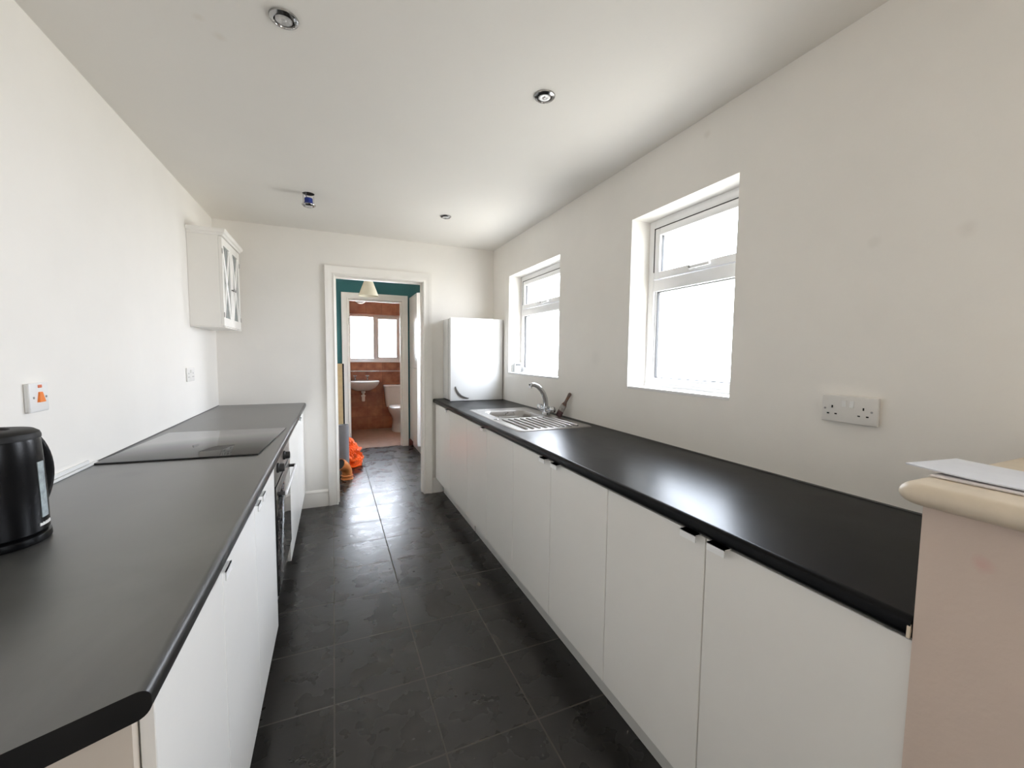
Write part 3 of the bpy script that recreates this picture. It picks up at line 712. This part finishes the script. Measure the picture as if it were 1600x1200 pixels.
for (a0, a1, kn, hy) in ((CY0_ + .002, ym - .0015, ym - .022, CY0_ + .002), (ym + .0015, CY1_ - .002, ym + .022, CY1_ - .002)):
    f = .040; d = B(); zA, zB = 1.503, 2.078
    d.box(CF - .019, a0, zA, CF, a0 + f, zB, .001, 1).box(CF - .019, a1 - f, zA, CF, a1, zB, .001, 1)
    d.box(CF - .019, a0 + f, zA, CF, a1 - f, zA + .055, .001, 1).box(CF - .019, a0 + f, zB - .05, CF, a1 - f, zB, .001, 1)
    g0, g1, h0, h1 = a0 + f, a1 - f, zA + .055, zB - .05
    for (pA, pB, sgn) in ((g0, g1, 1), (g1, g0, -1)):          # two crossing glazing bars
        d.tube([(CF - .010, pA + (pB - pA) * q, h0 + (h1 - h0) * q) for q in (0, .25, .5, .75, 1)], .0095, 8)
    dd = obj('door', d, 'door', wc)
    obj('glass', B().box(CF - .016, g0, h0, CF - .013, g1, h1), 'frost', dd, label='dull grey glass')
    obj('knob', B().lathe([(.005, 0), (.004, .010), (.009, .014), (.010, .019), (.006, .023)], (CF, kn, 1.765), 18, 'x'), 'screw', dd)
    for zz in (1.575, 1.985): obj('hinge', B().box(CF - .0005, hy - .001 if hy < ym else hy - .007, zz - .016, CF + .003, hy + .007 if hy < ym else hy + .001, zz + .016), 'screw', dd)

# switches and sockets
def plate(b, x, y, z, w, h, s, d=.009):
    """front plate on a side wall; s=+1 on the left wall facing +x"""
    xa, xb = sorted((x, x + s * d)); return b.box(xa, y - w / 2, z - h / 2, xb, y + w / 2, z + h / 2, .003, 3)
ck = thing('cooker_switch', 'white cooker switch with orange rocker on the left wall above the kettle', 'switch', (XL, 1.7160, 1.190))
obj('back_box', B().box(XL + .0005, 1.6740, 1.148, XL + .008, 1.7580, 1.232, .002), 'plastic', ck)
obj('faceplate', plate(B(), XL + .008, 1.7160, 1.190, .088, .088, 1, .007), 'plastic', ck)
b = B().prism([(1.7040, 1.1755), (1.7330, 1.1755), (1.7255, 1.206), (1.7115, 1.206)], lambda p: Vector((XL + .015, p[0], p[1])), lambda p: Vector((XL + .0185 + (.003 if p[1] < 1.19 else 0), p[0], p[1])))
obj('rocker', b, 'neon', ck, label='bright orange rocker')
obj('neon_indicator', B().box(XL + .0145, 1.7100, 1.2185, XL + .0165, 1.7280, 1.2275, .0008), 'neon_red', ck, label='small orange neon window')
for yy in (1.6890, 1.7470): obj('screw', B().cyl((XL + .0145, yy, 1.190), (XL + .0162, yy, 1.190), .0035, n=12), 'screw', ck)
def socket_holes(root, x, y, z, s):
    a, c = sorted((x, x + s * .0006))
    for (dy, dz, w, h) in ((0, .011, .004, .008), (-.011, -.011, .0065, .004), (.011, -.011, .0065, .004)):
        obj('pin_hole', B().box(a, y + dy - w / 2, z + dz - h / 2, c, y + dy + w / 2, z + dz + h / 2), 'dark', root)
ss = thing('wall_socket', 'white double socket on the left wall near the far corner, below the wall cabinet', 'socket', (XL, 3.207, 1.188))
obj('faceplate', plate(B(), XL + .0005, 3.207, 1.188, .146, .086, 1, .007), 'plastic_warm', ss)
for yy in (3.197, 3.217): obj('rocker', B().box(XL + .0070, yy - .006, 1.197, XL + .0105, yy + .006, 1.217, .001), 'plastic_warm', ss)
for yy in (3.164, 3.250): socket_holes(ss, XL + .0073, yy, 1.184, 1)
ds = thing('double_socket', 'white double wall socket on the right wall above the near worktop', 'socket', (XR, .7515, 1.176))
obj('back_box', B().box(XR - .010, .680, 1.138, XR - .0005, .823, 1.214, .002), 'plastic_warm', ds)
obj('faceplate', plate(B(), XR - .008, .7515, 1.176, .152, .084, -1, .009), 'plastic_warm', ds)
for yy, tz in ((.764, .0022), (.743, -.0022)):
    pr_ = [(XR - .0165, 1.184), (XR - .0195 + tz * .6, 1.184), (XR - .0195 - tz * .6, 1.203), (XR - .0165, 1.203)]
    obj('rocker', B().prism(pr_, lambda p: Vector((p[0], yy - .0055, p[1])), lambda p: Vector((p[0], yy + .0055, p[1]))), 'plastic', ds)
for yy in (.797, .7125): socket_holes(ds, XR - .0172, yy, 1.171, -1)
for yy in (.8175, .6915): obj('screw', B().cyl((XR - .0165, yy, 1.175), (XR - .0178, yy, 1.175), .0032, n=12), 'screw', ds)

# ------------------------------------------------------------------ ceiling lights
DLG = 'recessed ceiling downlights'
def downlight(x, y, label, tilt):
    r = thing('downlight', label, 'ceiling light', (x, y, ZC), 0, DLG)
    obj('trim_ring', B().lathe([(.026, -.001), (.027, -.008), (.029, -.011), (.033, -.010), (.040, -.005), (.0415, -.0005)], (x, y, ZC), 40, cap0=False, cap1=False), 'rim', r)
    b = B().lathe([(.0275, -.0005), (.0268, -.004), (.0262, -.0025)], (x, y, ZC), 32, cap0=True, cap1=False)
    obj('lamp_holder', b, 'dark', r)
    b = B().lathe([(.0245, -.002), (.0240, -.0065), (.018, -.0075), (.008, -.006), (.003, -.0095)], (x, y, ZC), 32)
    obj('lamp', b, 'lens', r)
downlight(-.120, 1.508, 'recessed downlight nearest the camera, on the left of the ceiling', 1)
downlight(.781, 1.518, 'recessed downlight near the right wall, above the near window', 1)
downlight(.781, 3.083, 'farthest recessed downlight, high beside the far right corner', 1)
dl = thing('dropped_downlight', 'downlight with blue body hanging out of its hole in the ceiling', 'ceiling light', (HX, HY, 2.272))
obj('trim_ring', B().lathe([(.026, .0), (.030, -.003), (.040, .004), (.0415, .008), (.030, .011)], (HX, HY, 2.272), 36, cap0=False, cap1=True), 'rim', dl)
obj('lamp_body', B().lathe([(.027, .010), (.027, .020), (.0245, .022), (.0245, .048), (.020, .050)], (HX, HY, 2.272), 32), 'blue', dl, label='dark blue body')
obj('lamp', B().lathe([(.0255, .004), (.024, -.003), (.015, -.005), (.004, -.006)], (HX, HY, 2.272), 32), 'lens', dl)
obj('wire', B().tube([(HX - .008, HY, 2.32), (HX - .016, HY + .004, 2.345), (HX - .012, HY, 2.375), (HX + .005, HY, 2.407)], .003, 8), 'pipe_grey', dl)
obj('spring_clip', B().box(HX - .032, HY - .004, 2.285, HX - .029, HY + .004, 2.345), 'screw', dl)
obj('spring_clip', B().box(HX + .029, HY - .004, 2.285, HX + .032, HY + .004, 2.335), 'screw', dl)

# ------------------------------------------------------------------ lobby
pn = thing('pendant_lamp', 'cream cone lampshade hanging in the lobby', 'lamp', (.375, 4.95, 1.97))
pc = (.375, 4.95, 0)
obj('lamp_shade', B().lathe([(.042, 2.150), (.108, 1.972), (.1065, 1.972), (.0405, 2.150)], pc, 40, cap0=False, cap1=False), 'shade', pn)
obj('cord', B().cyl((.375, 4.95, 2.15), (.375, 4.95, LZ), .003, n=8), 'plastic', pn)
obj('lamp_holder', B().lathe([(.018, 2.08), (.018, 2.15), (.042, 2.149), (.042, 2.152), (.01, 2.16)], pc, 24), 'plastic', pn)
obj('ceiling_rose', B().lathe([(.045, LZ), (.043, LZ - .02), (.02, LZ - .03)], pc, 24), 'plastic', pn)

tcb = thing('tall_cupboard', 'tall white two-door cupboard on the right of the lobby', 'cupboard', (1.30, 5.76, 0))
KX, KY0, KY1 = 1.004, 5.465, 6.045
obj('carcass', B().box(KX + .020, KY0, .105, LX1 - .004, KY1, 2.122, .001, 1), 'door', tcb)
obj('door', B().box(KX, KY0 + .001, 1.141, KX + .0185, KY1 - .001, 2.120, .001, 1), 'door', tcb)
obj('door', B().box(KX, KY0 + .001, .107, KX + .0185, KY1 - .001, 1.137, .001, 1), 'door', tcb)
obj('plinth', B().box(KX + .045, KY0 + .004, .001, LX1 - .01, KY1, .104), 'plinth', tcb)

bd = thing('leaning_board', 'tan fibreboard sheet leaning behind the grey pipe in the lobby', 'board', (-.03, 5.99, 0))
b = B().loft([[(-.21, 5.955, .002), (.108, 5.955, .002), (.108, 6.018, 1.190), (-.21, 6.018, 1.190)], [(-.21, 5.973, .002), (.108, 5.973, .002), (.108, 6.032, 1.190), (-.21, 6.032, 1.190)]])
obj('sheet', b, 'board', bd)
b = B().loft([[(.109, 5.953, .002), (.128, 5.953, .002), (.128, 6.016, 1.190), (.109, 6.016, 1.190)], [(.109, 5.973, .002), (.128, 5.973, .002), (.128, 6.032, 1.190), (.109, 6.032, 1.190)]])
obj('edge_strip', b, 'black_matt', bd, label='black edge')

gx, gy = .090, 4.83
b = B().lathe([(.052, .001), (.052, .553), (.047, .553), (.047, .03)], (gx, gy, 0), 40, cap0=True, cap1=True)
single('grey_pipe', b, 'pipe_grey', 'grey plastic pipe standing upright inside the lobby doorway', 'pipe', (gx, gy, .001))
el = thing('pipe_elbow', 'orange clay pipe elbow standing on the lobby floor by the grey pipe', 'pipe', (.112, 4.655, 0))
dirx = Vector((-.62, -.62, .48)).normalized()
pth = [Vector((.112, 4.655, .028)), Vector((.112, 4.655, .070))]
p = pth[-1]; 
for k in range(1, 9):
    d = Vector((0, 0, 1)).lerp(dirx, k / 8).normalized(); p = p + d * .0145; pth.append(p.copy())
b = B().tube(pth, .052, 28, cap=False)
obj('bend', b, 'pipe_org', el, 50)
obj('collar', B().lathe([(.055, .002), (.062, .002), (.062, .010), (.057, .014), (.057, .036), (.060, .042), (.054, .046)], (.112, 4.655, 0), 36, cap0=False, cap1=False), 'pipe_org', el)
e0, e1 = pth[-1], pth[-1] + dirx * .04
obj('socket_end', B().tube([e0 - dirx * .004, e0 + dirx * .002, e1, e1 + dirx * .001], [.052, .060, .060, .052], 28, cap=False), 'pipe_org', el, 40)
obj('mouth_shade', B().tube([e1 - dirx * .025, e1 + dirx * .0015], [.054, .0535], 28, cap=True), 'dark', el, label='black disc standing in for shade in the open mouth')  # black plug painted in for the shade inside the pipe

# crumpled orange bag
b = B(); q = bmesh.ops.create_icosphere(b.bm, subdivisions=5, radius=1)['verts']
for v in q:
    d = v.co.normalized(); z = (d.z + 1) / 2
    rad = (1 - z ** 1.6) ** .55 if z < 1 else 0
    ang = math.atan2(d.y, d.x)
    fold = 1 + .05 * math.sin(ang * 5 + 4 * z + 3 * noise.noise(d * 2.3))
    cr = noise.fractal(d * 2.2 + Vector((3, 1, 7)), 1.0, 2.0, 3) * .22 + (abs(noise.noise(d * 3.6)) - .22) * .42 + (abs(noise.noise(d * 7.7)) - .2) * .14
    rr = (rad * .168) * (fold + cr)
    h = math.hypot(d.x, d.y) or 1
    v.co = Vector((.135 - .035 * z * z + d.x / h * rr, 5.22 + d.y / h * rr * .9, max(.003, .362 * z ** .9 * (1 + .35 * cr * (1 - z)))))
single('plastic_bag', b, 'bag', 'crumpled bright orange plastic bag on the lobby floor', 'bag', (.135, 5.22, .003), sharp=26)

# ------------------------------------------------------------------ bathroom
bs = thing('wash_basin', 'white wall-hung wash basin with two taps under the bathroom window', 'basin', (.455, 7.40, .69))
b = B(); L = []; n = 32
def bas(rx, ry0, ry1, z, cy=7.63):
    out = []
    for i in range(n):
        t = 2 * math.pi * i / n; c, s_ = math.cos(t), math.sin(t)
        x = .455 + rx * math.copysign(abs(c) ** .75, c)
        y = (cy - .0002) - ry1 / 2 + (ry1 / 2) * math.copysign(abs(s_) ** .75, s_)
        out.append(Vector((x, y, z)))
    return out
L = [bas(.07, 0, .20, .690), bas(.13, 0, .27, .702), bas(.20, 0, .36, .745), bas(.245, 0, .41, .805), bas(.262, 0, .43, .845), bas(.262, 0, .43, .862), bas(.255, 0, .42, .868)]
inner = []
for (rx, sy, z) in ((.215, .125, .866), (.205, .118, .845), (.17, .095, .80), (.10, .06, .76), (.03, .03, .75)):
    inner.append([Vector((.455 + rx * math.cos(2 * math.pi * i / n), 7.375 + sy * math.sin(2 * math.pi * i / n), z)) for i in range(n)])
b.loft(L + inner, True, True)
obj('bowl', b, 'ceramic', bs, 45)
for tx in (.335, .535):
    k = B().lathe([(.020, 0), (.020, .006), (.012, .012), (.013, .045), (.017, .05), (.010, .062), (.008, .075)], (tx, 7.575, .867), 18)
    k.tube([(tx, 7.575, .905), (tx, 7.53, .915), (tx, 7.495, .905), (tx, 7.49, .895)], .009, 10)
    tt = obj('tap', k, 'chrome', bs)
    h = B().cyl((tx - .03, 7.575, .945), (tx + .03, 7.575, .945), .008, n=10).cyl((tx, 7.545, .945), (tx, 7.605, .945), .008, n=10).lathe([(.012, .93), (.012, .955), (.006, .958)], (tx, 7.575, 0), 14)
    obj('tap_head', h, 'chrome', tt)
b = B().lathe([(.028, .66), (.034, .668), (.034, .69)], (.455, 7.40, 0), 20).lathe([(.019, .62), (.019, .662)], (.455, 7.40, 0), 16)
b.lathe([(.020, .52), (.026, .53), (.026, .60), (.034, .605), (.034, .625), (.020, .63)], (.455, 7.40, 0), 20)
b.tube([(.455, 7.40, .57), (.455, 7.50, .585), (.455, 7.625, .585)], .018, 12)
obj('waste_trap', b, 'plastic', bs)

wcx = 1.035
to = thing('toilet', 'white close-coupled toilet partly hidden behind the bathroom door frame', 'toilet', (wcx, 7.30, 0))
b = B(); L = []
def el_(rx, y0, y1, z, pw=1.0, n=36):
    out = []
    for i in range(n):
        t = 2 * math.pi * i / n; c, s_ = math.cos(t), math.sin(t)
        out.append(Vector((wcx + rx * math.copysign(abs(c) ** pw, c), (y0 + y1) / 2 + (y1 - y0) / 2 * math.copysign(abs(s_) ** pw, s_), z)))
    return out
L = [el_(.125, 7.12, 7.60, .003, .8), el_(.120, 7.13, 7.60, .03, .8), el_(.105, 7.16, 7.60, .12, .8), el_(.105, 7.15, 7.60, .20, .8), el_(.135, 7.08, 7.60, .27, .8), el_(.170, 7.01, 7.60, .33, .8), el_(.185, 6.98, 7.60, .385, .8), el_(.185, 6.98, 7.60, .400, .8)]
b.loft(L); obj('pan', b, 'ceramic', to, 50)
obj('seat', B().loft([el_(.188, 6.965, 7.42, .402, .85), el_(.192, 6.962, 7.42, .410, .85), el_(.188, 6.965, 7.42, .419, .85)]), 'ceramic', to, 40)
obj('seat_lid', B().loft([el_(.190, 6.963, 7.43, .423, .85), el_(.193, 6.96, 7.43, .432, .85), el_(.175, 6.98, 7.42, .450, .85), el_(.10, 7.05, 7.36, .458, .85)]), 'ceramic', to, 50)
b = B().loft([rrect(wcx - .195, 7.455, wcx + .195, 7.625, .04, .400), rrect(wcx - .205, 7.445, wcx + .205, 7.626, .045, .46), rrect(wcx - .232, 7.425, wcx + .232, 7.628, .045, .745)])
obj('cistern', b, 'ceramic', to, 40)
b = B().loft([rrect(wcx - .238, 7.418, wcx + .238, 7.628, .045, .747), rrect(wcx - .242, 7.414, wcx + .242, 7.628, .045, .770), rrect(wcx - .225, 7.43, wcx + .225, 7.62, .04, .785)])
obj('cistern_lid', b, 'ceramic', to, 30)
obj('flush_button', B().lathe([(.022, .785), (.022, .790), (.016, .792)], (wcx, 7.53, 0), 20), 'chrome', to)
gl = thing('ceiling_lamp', 'white dome lamp on the bathroom ceiling', 'ceiling light', (.405, 6.95, 2.10))
obj('dome', B().lathe([(.004, 2.103), (.04, 2.110), (.075, 2.135), (.092, 2.175), (.09, 2.20), (.06, 2.235)], (.405, 6.95, 0), 32), 'plastic', gl)
obj('lamp_base', B().lathe([(.065, 2.23), (.068, 2.2605)], (.405, 6.95, 0), 32), 'plastic', gl)

# scrap on the floor
b = B().loft([[(.748, 2.184, .0008), (.757, 2.186, .0008), (.763, 2.197, .0008), (.752, 2.212, .0008), (.741, 2.203, .0008)], [(.749, 2.186, .006), (.756, 2.188, .013), (.760, 2.197, .009), (.752, 2.209, .012), (.743, 2.202, .005)]])
single('floor_scrap', b, 'leaf', 'small dry scrap lying on the dark floor tiles', 'debris', (.75, 2.197, .0008))

# ------------------------------------------------------------------ light
w = bpy.data.worlds.new('World'); sc.world = w; w.use_nodes = True; w.cycles.sampling_method = 'NONE'; t = w.node_tree; t.nodes.clear()
o = t.nodes.new('ShaderNodeOutputWorld'); bg = t.nodes.new('ShaderNodeBackground')
tc = t.nodes.new('ShaderNodeTexCoord'); sp = t.nodes.new('ShaderNodeSeparateXYZ'); cr = t.nodes.new('ShaderNodeValToRGB')
t.links.new(tc.outputs['Generated'], sp.inputs[0]); mr = t.nodes.new('ShaderNodeMapRange'); mr.inputs['From Min'].default_value = -.3; mr.inputs['From Max'].default_value = .6
t.links.new(sp.outputs[2], mr.inputs['Value']); t.links.new(mr.outputs[0], cr.inputs['Fac'])
cr.color_ramp.elements[0].color = (.50, .50, .47, 1); cr.color_ramp.elements[1].color = (1.12, 1.24, 1.42, 1)
e = cr.color_ramp.elements.new(.36); e.color = (.74, .77, .83, 1)
t.links.new(cr.outputs[0], bg.inputs[0]); bg.inputs[1].default_value = SKY = 28.5
t.links.new(bg.outputs[0], o.inputs[0])
def portal(name, loc, rot, sx, sy):
    l = bpy.data.lights.new(name, 'AREA'); l.shape = 'RECTANGLE'; l.size = sx; l.size_y = sy; l.cycles.is_portal = True
    ob = bpy.data.objects.new(name, l); COL.objects.link(ob); ob.location = loc; ob.rotation_euler = rot
for nm, w_ in (('sky_portal_near', W1), ('sky_portal_far', W2)):
    portal(nm, (XO - .01, (w_[0] + w_[1]) / 2, (w_[2] + w_[3]) / 2), (0, R(90), 0), w_[3] - w_[2], w_[1] - w_[0])

portal('sky_portal_side', (XO - .01, (W4[0] + W4[1]) / 2, (W4[2] + W4[3]) / 2), (0, R(90), 0), W4[3] - W4[2], W4[1] - W4[0])

# ------------------------------------------------------------------ camera
yaw, pit, rol, fpx, H = R(23.331), R(4.0357), R(.6202), 647.21, 1.3338
fw = Vector((math.sin(yaw) * math.cos(pit), math.cos(yaw) * math.cos(pit), -math.sin(pit)))
rt = Vector((math.cos(yaw), -math.sin(yaw), 0)); uu = rt.cross(fw)
r2 = rt * math.cos(rol) + uu * math.sin(rol); u2 = -rt * math.sin(rol) + uu * math.cos(rol)
cd = bpy.data.cameras.new('Camera'); cam = bpy.data.objects.new('Camera', cd); COL.objects.link(cam)
cam.matrix_world = Matrix(((r2.x, u2.x, -fw.x, 0), (r2.y, u2.y, -fw.y, 0), (r2.z, u2.z, -fw.z, H), (0, 0, 0, 1)))
cd.sensor_width = 36; cd.sensor_fit = 'HORIZONTAL'; cd.lens = fpx * 36 / 1600; cd.clip_start = .02
sc.camera = cam
sc.view_settings.view_transform = 'Standard'; sc.view_settings.look = 'None'; sc.view_settings.exposure = 0; sc.view_settings.gamma = 1
sc.view_settings.use_curve_mapping = False
sc.cycles.max_bounces = 14; sc.cycles.diffuse_bounces = 10; sc.cycles.glossy_bounces = 5; sc.cycles.transparent_max_bounces = 12
sc.cycles.caustics_reflective = False; sc.cycles.caustics_refractive = False
sc.cycles.use_denoising = True; sc.cycles.sample_clamp_indirect = 7
